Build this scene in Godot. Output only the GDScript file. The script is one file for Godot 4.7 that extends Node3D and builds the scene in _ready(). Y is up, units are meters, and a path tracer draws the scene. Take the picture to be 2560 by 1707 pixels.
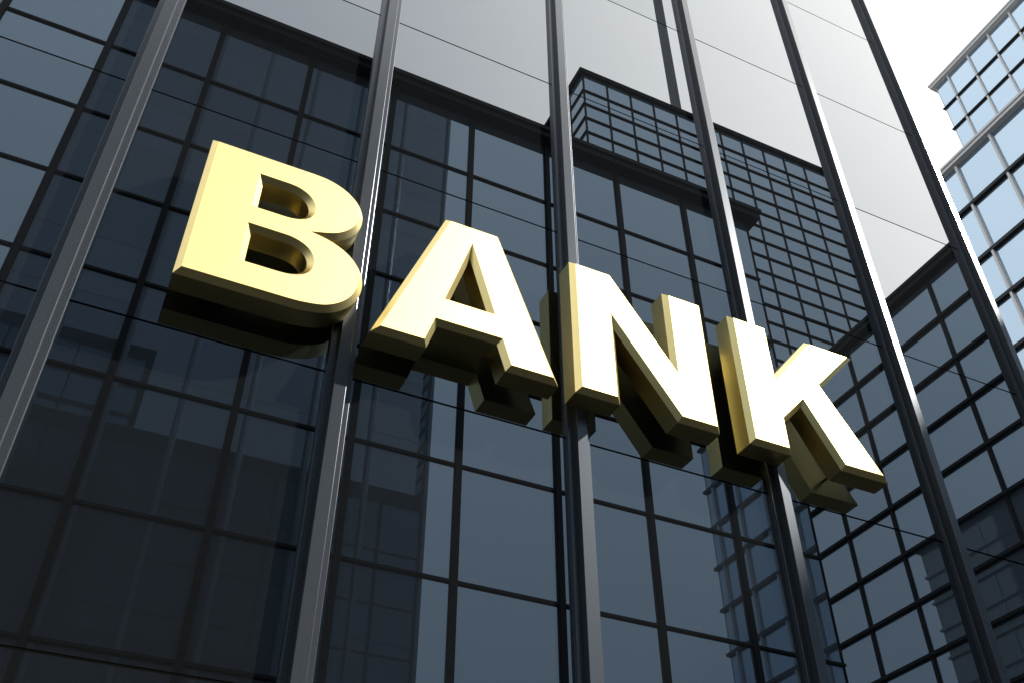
extends Node3D
# Gold letters on a mirrored curtain wall. The facade is the plane z = 0; the street and the
# buildings that the glass mirrors lie at z > 0, behind the camera.

const EYE := 1.7            # camera height above the ground
const GLASS_D := 8.0        # camera distance from the facade

var M := {}
var used_names := {}
var boxes := {}

# ---------------------------------------------------------------- helpers
func numbered(called: String) -> String:
	var n: int = used_names.get(called, -1) + 1
	used_names[called] = n
	return called if n == 0 else "%s_%03d" % [called, n]

func thing(called: String, label: String, category: String, at := Vector3.ZERO, turn := 0.0, group := "") -> Node3D:
	var o := Node3D.new()
	o.name = numbered(called)
	add_child(o)
	o.position = at
	o.rotation.y = turn
	o.set_meta("label", label)
	o.set_meta("category", category)
	if group != "":
		o.set_meta("group", group)
	return o

func put(called: String, mesh: Mesh, mat: Material, parent: Node, at := Vector3.ZERO) -> MeshInstance3D:
	var o := MeshInstance3D.new()
	o.name = called
	o.mesh = mesh
	o.material_override = mat
	o.position = at
	o.cast_shadow = GeometryInstance3D.SHADOW_CASTING_SETTING_ON
	parent.add_child(o, true)
	return o

func box_mesh(size: Vector3) -> BoxMesh:
	var key := "%.3f %.3f %.3f" % [size.x, size.y, size.z]
	if not boxes.has(key):
		var b := BoxMesh.new()
		b.size = size
		boxes[key] = b
	return boxes[key]

# a box given by its two corners
func slab(called: String, a: Vector3, b: Vector3, mat: Material, parent: Node) -> MeshInstance3D:
	var lo := Vector3(minf(a.x, b.x), minf(a.y, b.y), minf(a.z, b.z))
	var hi := Vector3(maxf(a.x, b.x), maxf(a.y, b.y), maxf(a.z, b.z))
	return put(called, box_mesh(hi - lo), mat, parent, (lo + hi) * 0.5)

func quad(st: SurfaceTool, a: Vector3, b: Vector3, c: Vector3, d: Vector3):
	for v in [a, b, c, a, c, d]:
		st.add_vertex(v)

# several boxes joined into one part: each entry is [corner, corner]
func joined(list: Array) -> ArrayMesh:
	var st := SurfaceTool.new()
	st.begin(Mesh.PRIMITIVE_TRIANGLES)
	st.set_smooth_group(-1)
	for e in list:
		var a: Vector3 = e[0]
		var b: Vector3 = e[1]
		var p := []
		for i in 8:
			p.append(Vector3(b.x if i & 1 else a.x, b.y if i & 2 else a.y, b.z if i & 4 else a.z))
		quad(st, p[4], p[6], p[7], p[5])
		quad(st, p[1], p[3], p[2], p[0])
		quad(st, p[5], p[7], p[3], p[1])
		quad(st, p[0], p[2], p[6], p[4])
		quad(st, p[2], p[3], p[7], p[6])
		quad(st, p[0], p[4], p[5], p[1])
	st.generate_normals()
	return st.commit()

# profile (x, z), counter-clockwise seen from above, pulled up from y0 to y1
func upright(profile: PackedVector2Array, y0: float, y1: float) -> ArrayMesh:
	var st := SurfaceTool.new()
	st.begin(Mesh.PRIMITIVE_TRIANGLES)
	st.set_smooth_group(-1)
	var n := profile.size()
	for i in n:
		var a := profile[i]
		var b := profile[(i + 1) % n]
		quad(st, Vector3(a.x, y0, a.y), Vector3(a.x, y1, a.y), Vector3(b.x, y1, b.y), Vector3(b.x, y0, b.y))
	var tri := Geometry2D.triangulate_polygon(profile)
	for i in range(0, tri.size(), 3):
		for k in 3:
			var q := profile[tri[i + k]]
			st.add_vertex(Vector3(q.x, y1, q.y))
		for k in 3:
			var q := profile[tri[i + 2 - k]]
			st.add_vertex(Vector3(q.x, y0, q.y))
	st.generate_normals()
	return st.commit()

# ---------------------------------------------------------------- materials
func lin(r: float, g: float, b: float) -> Color:
	return Color(r, g, b).linear_to_srgb()

func mat(c: Color, rough: float, metal := 0.0) -> StandardMaterial3D:
	var m := StandardMaterial3D.new()
	m.albedo_color = c
	m.roughness = rough
	m.metallic = metal
	return m

func noise_map(freq: float, lo: float, hi: float, seed_no: int, size := 512, octaves := 4) -> NoiseTexture2D:
	var f := FastNoiseLite.new()
	f.seed = seed_no
	f.frequency = freq
	f.fractal_octaves = octaves
	var g := Gradient.new()
	g.set_color(0, Color(lo, lo, lo))
	g.set_color(1, Color(hi, hi, hi))
	var t := NoiseTexture2D.new()
	t.width = size
	t.height = size
	t.seamless = true
	t.noise = f
	t.color_ramp = g
	return t

func grained(m: StandardMaterial3D, tile: float, lo: float, hi: float, seed_no: int, rlo := 0.8, rhi := 1.0) -> StandardMaterial3D:
	m.uv1_triplanar = true
	m.uv1_world_triplanar = true
	m.uv1_scale = Vector3.ONE / tile
	m.albedo_texture = noise_map(0.11, lo, hi, seed_no)
	m.roughness_texture = noise_map(0.05, rlo, rhi, seed_no + 7)
	m.roughness_texture_channel = BaseMaterial3D.TEXTURE_CHANNEL_RED
	return m

func make_materials():
	# grey coated glazing of the bank, in batches that differ by a hair
	M.glass = [mat(lin(0.166, 0.182, 0.200), 0.0, 0.97), mat(lin(0.155, 0.171, 0.189), 0.0, 0.97), mat(lin(0.172, 0.188, 0.206), 0.0, 0.97)]
	# blue body-tinted glazing of all the other buildings
	M.glass_blue = [mat(lin(0.435, 0.55, 0.655), 0.0, 0.74), mat(lin(0.42, 0.535, 0.64), 0.0, 0.74)]
	M.gasket = mat(lin(0.005, 0.005, 0.005), 1.0)
	M.gasket.metallic_specular = 0.0
	M.core = mat(lin(0.16, 0.16, 0.16), 0.8)
	M.alu = grained(mat(lin(0.085, 0.096, 0.110), 0.30, 0.62), 0.35, 0.86, 1.0, 11)
	M.frame = grained(mat(lin(0.042, 0.047, 0.052), 0.6), 2.5, 0.8, 1.0, 21)
	M.frame.metallic_specular = 0.25
	M.frame_pale = grained(mat(lin(0.72, 0.715, 0.70), 0.5), 2.5, 0.88, 1.0, 31)
	M.mast = mat(lin(0.12, 0.13, 0.14), 0.5)
	# one gold alloy: brushed on the face, polished on the bevels and returns
	var gold := lin(0.97, 0.785, 0.34)
	M.gold = grained(mat(gold, 0.61, 1.0), 0.22, 0.94, 1.0, 41, 0.93, 1.0)
	M.gold_polished = grained(mat(gold, 0.33, 1.0), 0.22, 0.92, 1.0, 43, 0.85, 1.0)
	M.asphalt = grained(mat(lin(0.05, 0.05, 0.052), 0.9), 1.2, 0.6, 1.0, 61)
	M.paving = grained(mat(lin(0.075, 0.074, 0.074), 0.85), 1.6, 0.7, 1.0, 71)
	M.kerb = grained(mat(lin(0.22, 0.215, 0.21), 0.8), 1.0, 0.7, 1.0, 81)
	M.paint = mat(lin(0.7, 0.7, 0.68), 0.7)

# ---------------------------------------------------------------- letters
const FRONT := 0.468
const RIM := 0.4055
const BACK := 0.153
const BEVEL := 0.0625

func spline(points: Array) -> PackedVector2Array:
	# entries are [x, y, sharp]; runs between sharp corners are smoothed
	var out := PackedVector2Array()
	var n := points.size()
	for i in n:
		var p1 := Vector2(points[i][0], points[i][1])
		var p2 := Vector2(points[(i + 1) % n][0], points[(i + 1) % n][1])
		out.append(p1)
		var s1: bool = points[i].size() > 2
		var s2: bool = points[(i + 1) % n].size() > 2
		if s1 and s2:
			continue
		var p0 := Vector2(points[(i + n - 1) % n][0], points[(i + n - 1) % n][1])
		var p3 := Vector2(points[(i + 2) % n][0], points[(i + 2) % n][1])
		if s1:
			p0 = p1 * 2.0 - p2
		if s2:
			p3 = p2 * 2.0 - p1
		var far := p1.distance_to(p2) > 0.3
		if far:
			continue
		for k in range(1, 4):
			var t := k / 4.0
			out.append(p1.cubic_interpolate(p2, p0, p3, t))
	return out

func area2(p: PackedVector2Array) -> float:
	var s := 0.0
	for i in p.size():
		s += p[i].cross(p[(i + 1) % p.size()])
	return s

func wound(p: PackedVector2Array, ccw: bool) -> PackedVector2Array:
	if (area2(p) > 0.0) != ccw:
		p.reverse()
	return p

func grown(p: PackedVector2Array, by: float) -> PackedVector2Array:
	var out := PackedVector2Array()
	var n := p.size()
	for i in n:
		var d0 := (p[i] - p[(i + n - 1) % n]).normalized()
		var d1 := (p[(i + 1) % n] - p[i]).normalized()
		var n0 := Vector2(d0.y, -d0.x)
		var n1 := Vector2(d1.y, -d1.x)
		var m := (n0 + n1)
		if m.length() < 0.05:
			m = n0
		m = m.normalized()
		out.append(p[i] + m * by / maxf(m.dot(n0), 0.2))
	# inside a sharp notch the two sides meet early: pull what lies past their crossing onto it
	for i in (n if n > 30 else 0):
		var e0 := (p[i] - p[(i + n - 1) % n]).normalized()
		var e1 := (p[(i + 1) % n] - p[i]).normalized()
		if e0.dot(e1) > -0.5:
			continue
		var found := false
		for a in range(1, 14):
			for b in range(1, 14):
				if found:
					continue
				var x = Geometry2D.segment_intersects_segment(out[(i + n - a - 1) % n], out[(i + n - a) % n], out[(i + b) % n], out[(i + b + 1) % n])
				if x != null:
					found = true
					for k in range(-a, b + 1):
						out[(i + n + k) % n] = x
	return out

func thinned(p: PackedVector2Array) -> PackedVector2Array:
	var out := PackedVector2Array()
	for i in p.size():
		if p[i].distance_to(p[(i + 1) % p.size()]) > 1e-4:
			out.append(p[i])
	return out

func with_holes(outer: PackedVector2Array, holes: Array) -> PackedVector2Array:
	var poly := outer
	for h in holes:
		# bridge each hole to the outline by the shortest cut that leaves the polygon simple
		var cuts := []
		for i in poly.size():
			for j in h.size():
				cuts.append([poly[i].distance_to(h[j]), i, j])
		cuts.sort_custom(func(a, b): return a[0] < b[0])
		var done := false
		for c in mini(60, cuts.size()):
			var bi: int = cuts[c][1]
			var bj: int = cuts[c][2]
			var dir: Vector2 = (h[bj] - poly[bi]).normalized()
			for sgn in [1.0, -1.0]:
				var side: Vector2 = Vector2(-dir.y, dir.x) * 1e-3 * sgn
				var next := PackedVector2Array()
				for i in bi + 1:
					next.append(poly[i])
				for j in h.size():
					next.append(h[(bj + j) % h.size()])
				next.append(h[bj] + side)
				next.append(poly[bi] + side)
				for i in range(bi + 1, poly.size()):
					next.append(poly[i])
				if not Geometry2D.triangulate_polygon(next).is_empty():
					poly = next
					done = true
					break
			if done:
				break
		if not done:
			print("no cut found for a hole")
	return poly

func flat(poly: PackedVector2Array, z: float, front: bool) -> ArrayMesh:
	var st := SurfaceTool.new()
	st.begin(Mesh.PRIMITIVE_TRIANGLES)
	st.set_smooth_group(-1)
	var tri := Geometry2D.triangulate_polygon(poly)
	if tri.is_empty():
		print("letter face did not triangulate")
	for i in range(0, tri.size(), 3):
		var a := poly[tri[i]]
		var b := poly[tri[i + 1]]
		var c := poly[tri[i + 2]]
		var ccw := (b - a).cross(c - a) > 0.0
		if ccw == front:
			var t := b
			b = c
			c = t
		for q in [a, b, c]:
			st.add_vertex(Vector3(q.x, q.y, z))
	st.generate_normals()
	return st.commit()

func band(lines_a: Array, za: float, lines_b: Array, zb: float) -> ArrayMesh:
	# wall between two matching sets of outlines, a nearer the viewer; round runs are shaded smooth
	var verts := PackedVector3Array()
	var norms := PackedVector3Array()
	for li in lines_a.size():
		var a: PackedVector2Array = lines_a[li]
		var b: PackedVector2Array = lines_b[li]
		var n := a.size()
		var fn := []
		for i in n:
			var j := (i + 1) % n
			var e := Vector3(b[j].x - b[i].x, b[j].y - b[i].y, 0)
			var w := Vector3(a[i].x - b[i].x, a[i].y - b[i].y, za - zb)
			if e.length() < 1e-5:
				e = Vector3(a[j].x - a[i].x, a[j].y - a[i].y, 0)
			fn.append(e.cross(w).normalized())
		for i in n:
			var j := (i + 1) % n
			var f: Vector3 = fn[i]
			var fp: Vector3 = fn[(i + n - 1) % n]
			var fx: Vector3 = fn[j]
			var ni := (f + fp).normalized() if f.dot(fp) > 0.9 else f
			var nj := (f + fx).normalized() if f.dot(fx) > 0.9 else f
			var ai := Vector3(a[i].x, a[i].y, za)
			var aj := Vector3(a[j].x, a[j].y, za)
			var bi := Vector3(b[i].x, b[i].y, zb)
			var bj := Vector3(b[j].x, b[j].y, zb)
			verts.append_array([ai, aj, bj, ai, bj, bi])
			norms.append_array([ni, nj, nj, ni, nj, ni])
	var arr := []
	arr.resize(Mesh.ARRAY_MAX)
	arr[Mesh.ARRAY_VERTEX] = verts
	arr[Mesh.ARRAY_NORMAL] = norms
	var m := ArrayMesh.new()
	m.add_surface_from_arrays(Mesh.PRIMITIVE_TRIANGLES, arr)
	return m

func letter(label: String, outer_in: PackedVector2Array, holes_in: Array, studs: Array):
	var lo := Vector2(1e9, 1e9)
	for p in outer_in:
		lo = lo.min(p)
	var base := Vector3(lo.x, lo.y - BEVEL + EYE, 0)
	var t := thing("sign_letter", label, "letter", base, 0.0, "gold letters of the sign")
	var shift := Vector2(lo.x, lo.y - BEVEL)
	var outer := PackedVector2Array()
	for p in outer_in:
		outer.append(p - shift)
	outer = wound(outer, true)
	var holes := []
	for h in holes_in:
		var q := PackedVector2Array()
		for p in h:
			q.append(p - shift)
		holes.append(wound(q, false))
	var front := [outer]
	front.append_array(holes)
	var body := []
	for l in front:
		body.append(grown(l, BEVEL))
	var face := put("front_face", flat(with_holes(outer, holes), FRONT, true), M.gold, t)
	put("bevel", band(front, FRONT, body, RIM), M.gold_polished, face)
	var wall := put("side_wall", band(body, RIM, body, BACK), M.gold_polished, t)
	var body_holes := body.slice(1)
	put("back_panel", flat(with_holes(thinned(body[0]), body_holes), BACK + 0.002, false), M.gold_polished, wall)
	var c := CylinderMesh.new()
	c.top_radius = 0.02
	c.bottom_radius = 0.02
	c.height = BACK + 0.004
	c.radial_segments = 16
	for s in studs:
		var o := put("standoff_stud", c, M.gold_polished, wall, Vector3(s[0] - shift.x, s[1] - shift.y, (BACK + 0.004) * 0.5))
		o.rotation.x = PI / 2

func polygon(list: Array) -> PackedVector2Array:
	var p := PackedVector2Array()
	for a in list:
		p.append(Vector2(a[0], a[1]))
	return p

func make_letters():
	var b_outer := spline([[0.052, 8.592, 1], [1.05, 8.592, 1], [1.165, 8.591], [1.299, 8.577], [1.440, 8.530], [1.556, 8.457], [1.638, 8.358], [1.681, 8.237], [1.686, 8.128], [1.664, 8.020], [1.606, 7.917], [1.521, 7.833], [1.412, 7.774], [1.194, 7.702, 1], [1.386, 7.664], [1.535, 7.604], [1.646, 7.522], [1.723, 7.420], [1.768, 7.313], [1.782, 7.198], [1.767, 7.076], [1.718, 6.960], [1.638, 6.861], [1.538, 6.788], [1.425, 6.742], [1.240, 6.711], [1.08, 6.704], [0.98, 6.704, 1], [0.052, 6.704, 1]])
	var b_up := spline([[0.551, 8.317, 1], [0.86, 8.317, 1], [0.935, 8.313], [1.023, 8.291], [1.109, 8.242], [1.172, 8.171], [1.207, 8.084], [1.209, 7.992], [1.180, 7.914], [1.128, 7.860], [1.055, 7.822], [0.960, 7.803], [0.87, 7.799, 1], [0.551, 7.799, 1]])
	var b_low := spline([[0.551, 7.549, 1], [0.92, 7.549, 1], [1.005, 7.545], [1.103, 7.520], [1.194, 7.470], [1.260, 7.394], [1.293, 7.304], [1.293, 7.211], [1.264, 7.132], [1.213, 7.077], [1.145, 7.038], [1.05, 7.013], [0.94, 7.006, 1], [0.551, 7.006, 1]])
	letter("shiny gold capital letter B with two round bowls, over a steel mullion", b_outer, [b_up, b_low], [[0.3, 8.35], [0.3, 6.95], [1.35, 6.9]])
	var a_outer := polygon([[2.782, 8.591], [3.375, 8.591], [4.080, 6.704], [3.572, 6.704], [3.468, 7.037], [2.668, 7.037], [2.563, 6.704], [2.078, 6.704]])
	var a_hole := polygon([[3.067, 8.350], [3.373, 7.343], [2.762, 7.343]])
	letter("shiny gold capital letter A standing between the letters B and N", a_outer, [a_hole], [[3.07, 8.47], [2.6, 7.4], [3.52, 7.4]])
	letter("shiny gold capital letter N standing between the letters A and K", polygon([[4.445, 8.590], [4.919, 8.590], [5.784, 7.322], [5.788, 8.590], [6.240, 8.590], [6.237, 6.703], [5.756, 6.703], [4.895, 7.960], [4.893, 6.703], [4.444, 6.703]]), [], [[6.0, 8.4], [6.0, 6.95]])
	letter("shiny gold capital letter K ending the word BANK", polygon([[6.786, 8.589], [7.273, 8.589], [7.276, 7.717], [8.017, 8.585], [8.654, 8.585], [8.002, 7.903], [8.720, 6.703], [8.127, 6.703], [7.679, 7.574], [7.278, 7.153], [7.271, 6.703], [6.786, 6.703]]), [], [[7.03, 8.4], [8.2, 8.4], [8.3, 6.85]])

# ---------------------------------------------------------------- the bank
const PITCH := 2.775
const FIRST := -6.505
const BAYS := 7
const STOREY := 3.297

func chamfered(half: float, z0: float, z1: float) -> PackedVector2Array:
	return PackedVector2Array([Vector2(-half, z0), Vector2(-half, z1 - 0.003), Vector2(-half + 0.0012, z1 - 0.001), Vector2(-half + 0.0035, z1), Vector2(half - 0.0035, z1), Vector2(half - 0.0012, z1 - 0.001), Vector2(half, z1 - 0.003), Vector2(half, z0)])

func make_bank():
	var right := FIRST + PITCH * BAYS
	var top := EYE + 6.304 + STOREY * 16.0
	var depth := 20.0
	var t := thing("bank_building", "tall bank building with mirrored glass curtain wall and brushed steel mullions", "building", Vector3.ZERO)
	slab("core", Vector3(FIRST + 0.06, 0, -0.06), Vector3(right - 0.06, top, -depth), M.core, t)
	# mullion: chamfered base plate carrying a raised cap
	var plate := chamfered(0.14, -0.03, 0.060)
	var cap := chamfered(0.065, 0.055, 0.150)
	var plate_mesh := upright(plate, 0.0, top)
	var cap_mesh := upright(cap, 0.0, top)
	for i in BAYS + 1:
		var o := put("mullion", plate_mesh, M.alu, t, Vector3(FIRST + PITCH * i, 0, 0))
		put("cap", cap_mesh, M.alu, o)
	# joints between the panes, at the measured heights
	var joints := []
	for k in range(-2, 17):
		joints.append(EYE + 6.304 + STOREY * k)
	var rng := RandomNumberGenerator.new()
	rng.seed = 5
	var gap := 0.013
	var y0 := 0.0
	for jy in joints:
		if jy - y0 > 0.2:
			for i in BAYS:
				var xa := FIRST + PITCH * i + 0.02
				var kind: int = [0, 0, 1, 2][rng.randi() % 4]
				slab("glass_pane", Vector3(xa, y0 + gap, -0.03), Vector3(xa + PITCH - 0.04, jy - gap, 0.0), M.glass[kind], t)
		slab("joint_seal", Vector3(FIRST + 0.05, jy - gap + 0.001, -0.055), Vector3(right - 0.05, jy + gap - 0.001, -0.004), M.gasket, t)
		y0 = jy
	slab("parapet_cap", Vector3(FIRST - 0.25, top, 0.25), Vector3(right + 0.25, top + 0.5, -depth - 0.25), M.frame, t)
	# the two flank walls
	for s in [0, 1]:
		var x: float = right if s == 1 else FIRST
		var out: float = 1.0 if s == 1 else -1.0
		y0 = 0.0
		for jy in joints:
			if jy - y0 > 0.2:
				for b in 7:
					var za := -0.18 - b * 2.8
					slab("flank_pane", Vector3(x - out * 0.05, y0 + gap, za), Vector3(x + out * 0.02, jy - gap, za - 2.78), M.glass[(b + int(jy)) % 3], t)
			y0 = jy
		for b in 8:
			var za := -0.17 - b * 2.8
			slab("flank_mullion", Vector3(x - out * 0.04, 0, za + 0.1), Vector3(x + out * 0.12, top, za - 0.1), M.alu, t)

# ---------------------------------------------------------------- the other glass buildings
# Local frame: x along the front, y up, z out of the front. posts and bars are lists of positions.
func glass_block(t: Node3D, xa: float, xb: float, depth: float, posts: Array, bars: Array, d: Dictionary):
	var frame: Material = d.frame
	var glass: Array = d.glass
	var top: float = d.top
	var pw: float = d.get("post", 0.18)
	var pp: float = d.get("proud", 0.10)
	var bh: float = d.get("bar_high", 0.08)
	var bl: float = d.get("bar_low", 0.035)
	var bo: float = d.get("bar_out", 0.065)
	var bi: float = d.get("bar_in", 0.02)
	var cs: float = d.cornice_scale
	var soffit: float = top - 0.89 * cs
	var ledge: Material = d.get("ledge", frame)
	var detail_from: float = d.get("detail_from", 0.0)
	slab("core", Vector3(xa + 0.1, 0, -0.14), Vector3(xb - 0.1, soffit + 0.1, -depth + 0.14), M.core, t)
	# ledges wrap round the block: a deep upper step over a shallow lower one
	var levels := bars.duplicate()
	levels.sort()
	for y in levels:
		var w := xb - xa
		var m := joined([[Vector3(-bo, -bh, -depth - bo), Vector3(w + bo, 0, bo)], [Vector3(-bi, -bh - bl, -depth - bi), Vector3(w + bi, -bh - 0.001, bi)]])
		put("ledge", m, ledge, t, Vector3(xa, y, 0))
	# posts of the front, then of the two ends
	for x in posts:
		slab("post", Vector3(x - pw * 0.5, 0, -0.13), Vector3(x + pw * 0.5, soffit - 0.02, pp), frame, t)
	var ends: int = maxi(1, int(round(depth / d.get("end_bay", 3.2))))
	for s in [0, 1]:
		var x: float = xb if s == 1 else xa
		var out: float = 1.0 if s == 1 else -1.0
		for i in range(1, ends):
			var z := -depth * i / ends
			slab("end_post", Vector3(x - out * 0.13, 0, z - pw * 0.5), Vector3(x + out * pp, soffit - 0.02, z + pw * 0.5), frame, t)
	for s in [[xa, 0.0], [xb, 0.0], [xa, -depth], [xb, -depth]]:
		slab("corner_post", Vector3(s[0] - 0.03, 0, s[1] - 0.03), Vector3(s[0] + 0.03, soffit - 0.02, s[1] + 0.03), d.get("corner", frame), t)
	# glazing between them
	var xs := posts.duplicate()
	xs.append(xa)
	xs.append(xb)
	xs.sort()
	levels.append(soffit)
	var y0 := 0.0
	var rng := RandomNumberGenerator.new()
	rng.seed = int(d.get("seed", 1))
	var plain := []
	for y in levels:
		var y1: float = y - (0.0 if y == soffit else bh + bl)
		if y1 - y0 > 0.3:
			if y >= detail_from:
				for i in xs.size() - 1:
					if xs[i + 1] - xs[i] > 0.3:
						slab("window_pane", Vector3(xs[i] + 0.01, y0 + 0.005, -0.045), Vector3(xs[i + 1] - 0.01, y1 - 0.005, -0.005), glass[rng.randi() % glass.size()], t)
				for s in [0, 1]:
					var x: float = xb if s == 1 else xa
					var out: float = 1.0 if s == 1 else -1.0
					for i in ends:
						slab("end_pane", Vector3(x - out * 0.045, y0 + 0.005, -depth * i / ends - 0.01), Vector3(x - out * 0.005, y1 - 0.005, -depth * (i + 1) / ends + 0.01), d.get("end_cladding", glass[rng.randi() % glass.size()]), t)
			else:
				plain.append([Vector3(xa + 0.05, y0 + 0.005, -0.045), Vector3(xb - 0.05, y1 - 0.005, -0.005)])
				plain.append([Vector3(xa + 0.005, y0 + 0.005, -depth + 0.05), Vector3(xa + 0.045, y1 - 0.005, -0.05)])
				plain.append([Vector3(xb - 0.045, y0 + 0.005, -depth + 0.05), Vector3(xb - 0.005, y1 - 0.005, -0.05)])
		y0 = y
	if plain.size():
		var o := put("lower_glazing", joined(plain), glass[0], t)
		o.set_meta("kind", "stuff")
	# cornice, from the top down: slab, fascia, two small mouldings; each entry is height and overhang
	var host: Node = t
	for e in [[0.46, 0.64, "cornice", 0.30], [0.30, 0.76, "top_slab", 0.0], [0.08, 0.30, "moulding", 0.76], [0.05, 0.15, "moulding", 0.84]]:
		var o: float = e[1] * cs
		var y1: float = top - e[3] * cs
		var m := joined([[Vector3(xa - o, y1 - e[0] * cs, -depth - o), Vector3(xb + o, y1 - 0.001, o)]])
		var part := put(e[2], m, d.get("cornice", frame), host)
		if host == t:
			host = part

func steps_down(first: Array, step: float) -> Array:
	var out := []
	for y in first:
		out.append(y + EYE)
	var y: float = first[-1] - step
	while y + EYE > 2.0:
		out.append(y + EYE)
		y -= step
	return out

func make_street():
	# opposite the bank: the block whose front the glass mirrors largest
	var d1 := 22.2
	var px := []
	for k in range(-5, 6):
		px.append(-(0.1105 + 0.14385 * k) * d1)
	var t := thing("office_block", "dark framed office block with wide panes and deep cornice, facing the bank", "building", Vector3(0, 0, 14.2), PI)
	glass_block(t, -0.9775 * d1, 0.748 * d1, 14.0, px, steps_down([28.09, 24.76, 21.86, 18.79, 15.52, 11.93, 8.64], 3.28), {"frame": M.frame, "glass": M.glass_blue, "top": 32.0 + EYE, "cornice_scale": 0.70, "seed": 3})
	# the slender tower behind it
	var d2 := 70.0
	px = []
	for k in range(0, 11):
		px.append(-(0.6319 + 0.05478 * k) * d2)
	var bars := []
	for k in 9:
		bars.append((1.6447 - 0.0434 * k) * 69.7)
	t = thing("office_tower", "tall office tower of small blue panes rising behind the dark office block", "building", Vector3(0, 0, 62.0), PI)
	glass_block(t, -1.2405 * d2, -0.6300 * d2, 30.0, px, steps_down(bars, 3.025), {"frame": M.frame, "glass": M.glass_blue, "top": 119.0 + EYE, "cornice_scale": 0.756, "bar_high": 0.17, "bar_low": 0.13, "bar_out": 0.20, "bar_in": 0.08, "proud": 0.10, "post": 0.25, "end_bay": 3.8, "detail_from": 72.0, "seed": 4})
	# mast on the roof of the tower
	t = thing("roof_mast", "slim square grey mast standing on the tower roof", "mast", Vector3(61.6, 119.0 + EYE, 64.0))
	slab("foot_plate", Vector3(-1.0, 0.0, -1.0), Vector3(1.0, 0.3, 1.0), M.mast, t)
	slab("shaft", Vector3(-0.53, 0.3, -0.53), Vector3(0.53, 52.0, 0.53), M.mast, t)
	slab("cap", Vector3(-0.6, 52.0, -0.6), Vector3(0.6, 52.3, 0.6), M.mast, t)
	# block at right angles to the bank, seen straight past the end of the facade
	px = []
	for k in range(-1, 12):
		px.append(8.0 - (0.5772 - 0.065 * k) * 47.0)
	t = thing("pale_office_block", "pale framed office block with light blue glass at right angles to the bank", "building", Vector3(47.0, 0, 0), -PI / 2)
	glass_block(t, -23.2, 15.0, 16.0, px, steps_down([49.75, 45.45, 41.80, 38.18], 3.63), {"frame": M.frame_pale, "ledge": M.frame, "glass": M.glass_blue, "top": 53.98 + EYE, "cornice_scale": 0.62, "bar_high": 0.246, "bar_low": 0.09, "bar_out": 0.25, "bar_in": 0.05, "proud": 0.22, "post": 0.16, "seed": 5})
	# taller block behind that one
	px = []
	for k in range(0, 12):
		px.append(8.0 - (0.5306 - 0.0405 * k) * 72.0)
	t = thing("pale_high_rise", "pale framed high rise with near white panes above the lower pale block", "building", Vector3(72.0, 0, 0), -PI / 2)
	glass_block(t, -32.0, 6.0, 20.0, px, steps_down([90.15, 86.6, 83.0, 79.4, 75.8], 3.6), {"frame": M.frame_pale, "glass": M.glass_blue, "ledge": M.frame, "top": 94.5 + EYE, "cornice_scale": 0.76, "bar_high": 0.12, "bar_low": 0.10, "bar_out": 0.22, "bar_in": 0.06, "proud": 0.2, "post": 0.18, "detail_from": 60.0, "seed": 6})
	# block on the far side of the street, at right angles to the bank, seen in the glass only
	px = []
	for k in range(-2, 7):
		px.append((0.6891 + 0.0888 * k) * 53.0 - 8.0)
	t = thing("corner_office_block", "dark framed corner office block running away from the street beside the tower", "building", Vector3(53.0, 0, 0), -PI / 2)
	glass_block(t, 17.0, 59.0, 16.0, px, steps_down([49.4, 45.44, 41.78, 38.0, 34.15, 30.5], 3.7), {"frame": M.frame, "glass": M.glass_blue, "top": 53.9 + EYE, "cornice_scale": 1.0, "bar_high": 0.22, "bar_low": 0.04, "bar_out": 0.30, "bar_in": 0.14, "proud": 0.14, "post": 0.26, "seed": 7})
	# block standing behind the first one, mirrored only in the corner block
	px = []
	for k in range(1, 8):
		px.append(3.4 * k)
	t = thing("rear_office_block", "dark framed office block standing in the row behind the first block", "building", Vector3(0, 0, 55.0), PI)
	glass_block(t, 0.0, 27.2, 26.0, px, steps_down([63.5], 3.8), {"frame": M.frame, "glass": M.glass_blue, "top": 68.0 + EYE, "cornice_scale": 1.0, "bar_high": 0.3, "bar_low": 0.1, "bar_out": 0.3, "bar_in": 0.15, "detail_from": 30.0, "end_cladding": M.frame, "end_bay": 5.2, "seed": 8})

func setting(called: String, a: Vector3, b: Vector3, m: Material):
	var o := slab(called, a, b, m, self)
	o.set_meta("kind", "structure")

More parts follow.
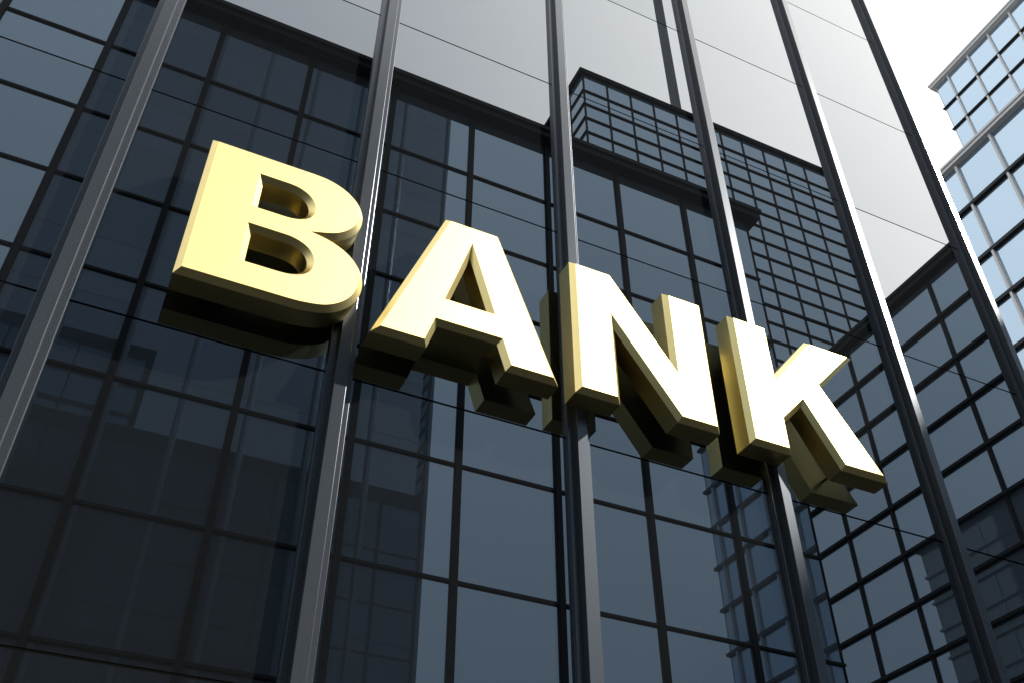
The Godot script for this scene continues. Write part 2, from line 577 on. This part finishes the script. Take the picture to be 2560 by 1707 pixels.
func make_ground():
	setting("ground", Vector3(-900, -0.6, -900), Vector3(900, -0.15, 900), M.asphalt)
	setting("road", Vector3(-300, -0.149, 3.2), Vector3(300, -0.125, 11.6), M.asphalt)
	setting("pavement", Vector3(-300, -0.149, -60), Vector3(34, -0.002, 3.0), M.paving)
	setting("pavement_far", Vector3(-300, -0.149, 11.8), Vector3(300, -0.002, 120), M.paving)
	setting("kerb", Vector3(-300, -0.149, 3.0), Vector3(34, 0.0, 3.2), M.kerb)
	setting("kerb_far", Vector3(-300, -0.149, 11.6), Vector3(300, 0.0, 11.8), M.kerb)
	setting("pavement_side", Vector3(42, -0.149, -60), Vector3(300, -0.002, 3.0), M.paving)
	var st := []
	for i in 40:
		var x := -100.0 + i * 5.0
		st.append([Vector3(x, -0.124, 7.33), Vector3(x + 2.5, -0.121, 7.47)])
	var o := put("road_marking", joined(st), M.paint, self)
	o.set_meta("kind", "structure")

# ---------------------------------------------------------------- scene
func _ready():
	var cam := Camera3D.new()
	cam.name = "camera"
	cam.fov = 38.01
	cam.near = 0.05
	cam.far = 3000.0
	add_child(cam)
	cam.position = Vector3(0, EYE, GLASS_D)
	cam.rotation = Vector3(deg_to_rad(40.14), deg_to_rad(-25.4), 0)
	cam.current = true

	var sky_mat := ProceduralSkyMaterial.new()
	sky_mat.sky_top_color = lin(1.0, 1.0, 1.0)
	sky_mat.sky_horizon_color = lin(0.22, 0.255, 0.30)
	sky_mat.sky_curve = 0.8
	sky_mat.sky_energy_multiplier = 0.97
	sky_mat.ground_bottom_color = lin(0.10, 0.10, 0.10)
	sky_mat.ground_horizon_color = lin(0.22, 0.23, 0.25)
	sky_mat.sun_angle_max = 42.0
	sky_mat.sun_curve = 0.9
	var sky := Sky.new()
	sky.sky_material = sky_mat
	var env := Environment.new()
	env.background_mode = Environment.BG_SKY
	env.sky = sky
	env.tonemap_mode = Environment.TONE_MAPPER_LINEAR
	env.tonemap_exposure = 2.2
	env.sdfgi_enabled = true
	env.ssao_enabled = true
	env.ssil_enabled = true
	var world := WorldEnvironment.new()
	world.name = "world_environment"
	world.environment = env
	add_child(world)

	var sun := DirectionalLight3D.new()
	sun.name = "sun"
	sun.light_energy = 1.6
	sun.light_color = Color(1.0, 0.985, 0.96)
	sun.light_angular_distance = 0.6
	sun.shadow_enabled = true
	add_child(sun)
	sun.look_at_from_position(Vector3.ZERO, -Vector3(0.637, 0.688, 0.346), Vector3.UP)

	make_materials()
	make_ground()
	make_bank()
	make_street()
	make_letters()
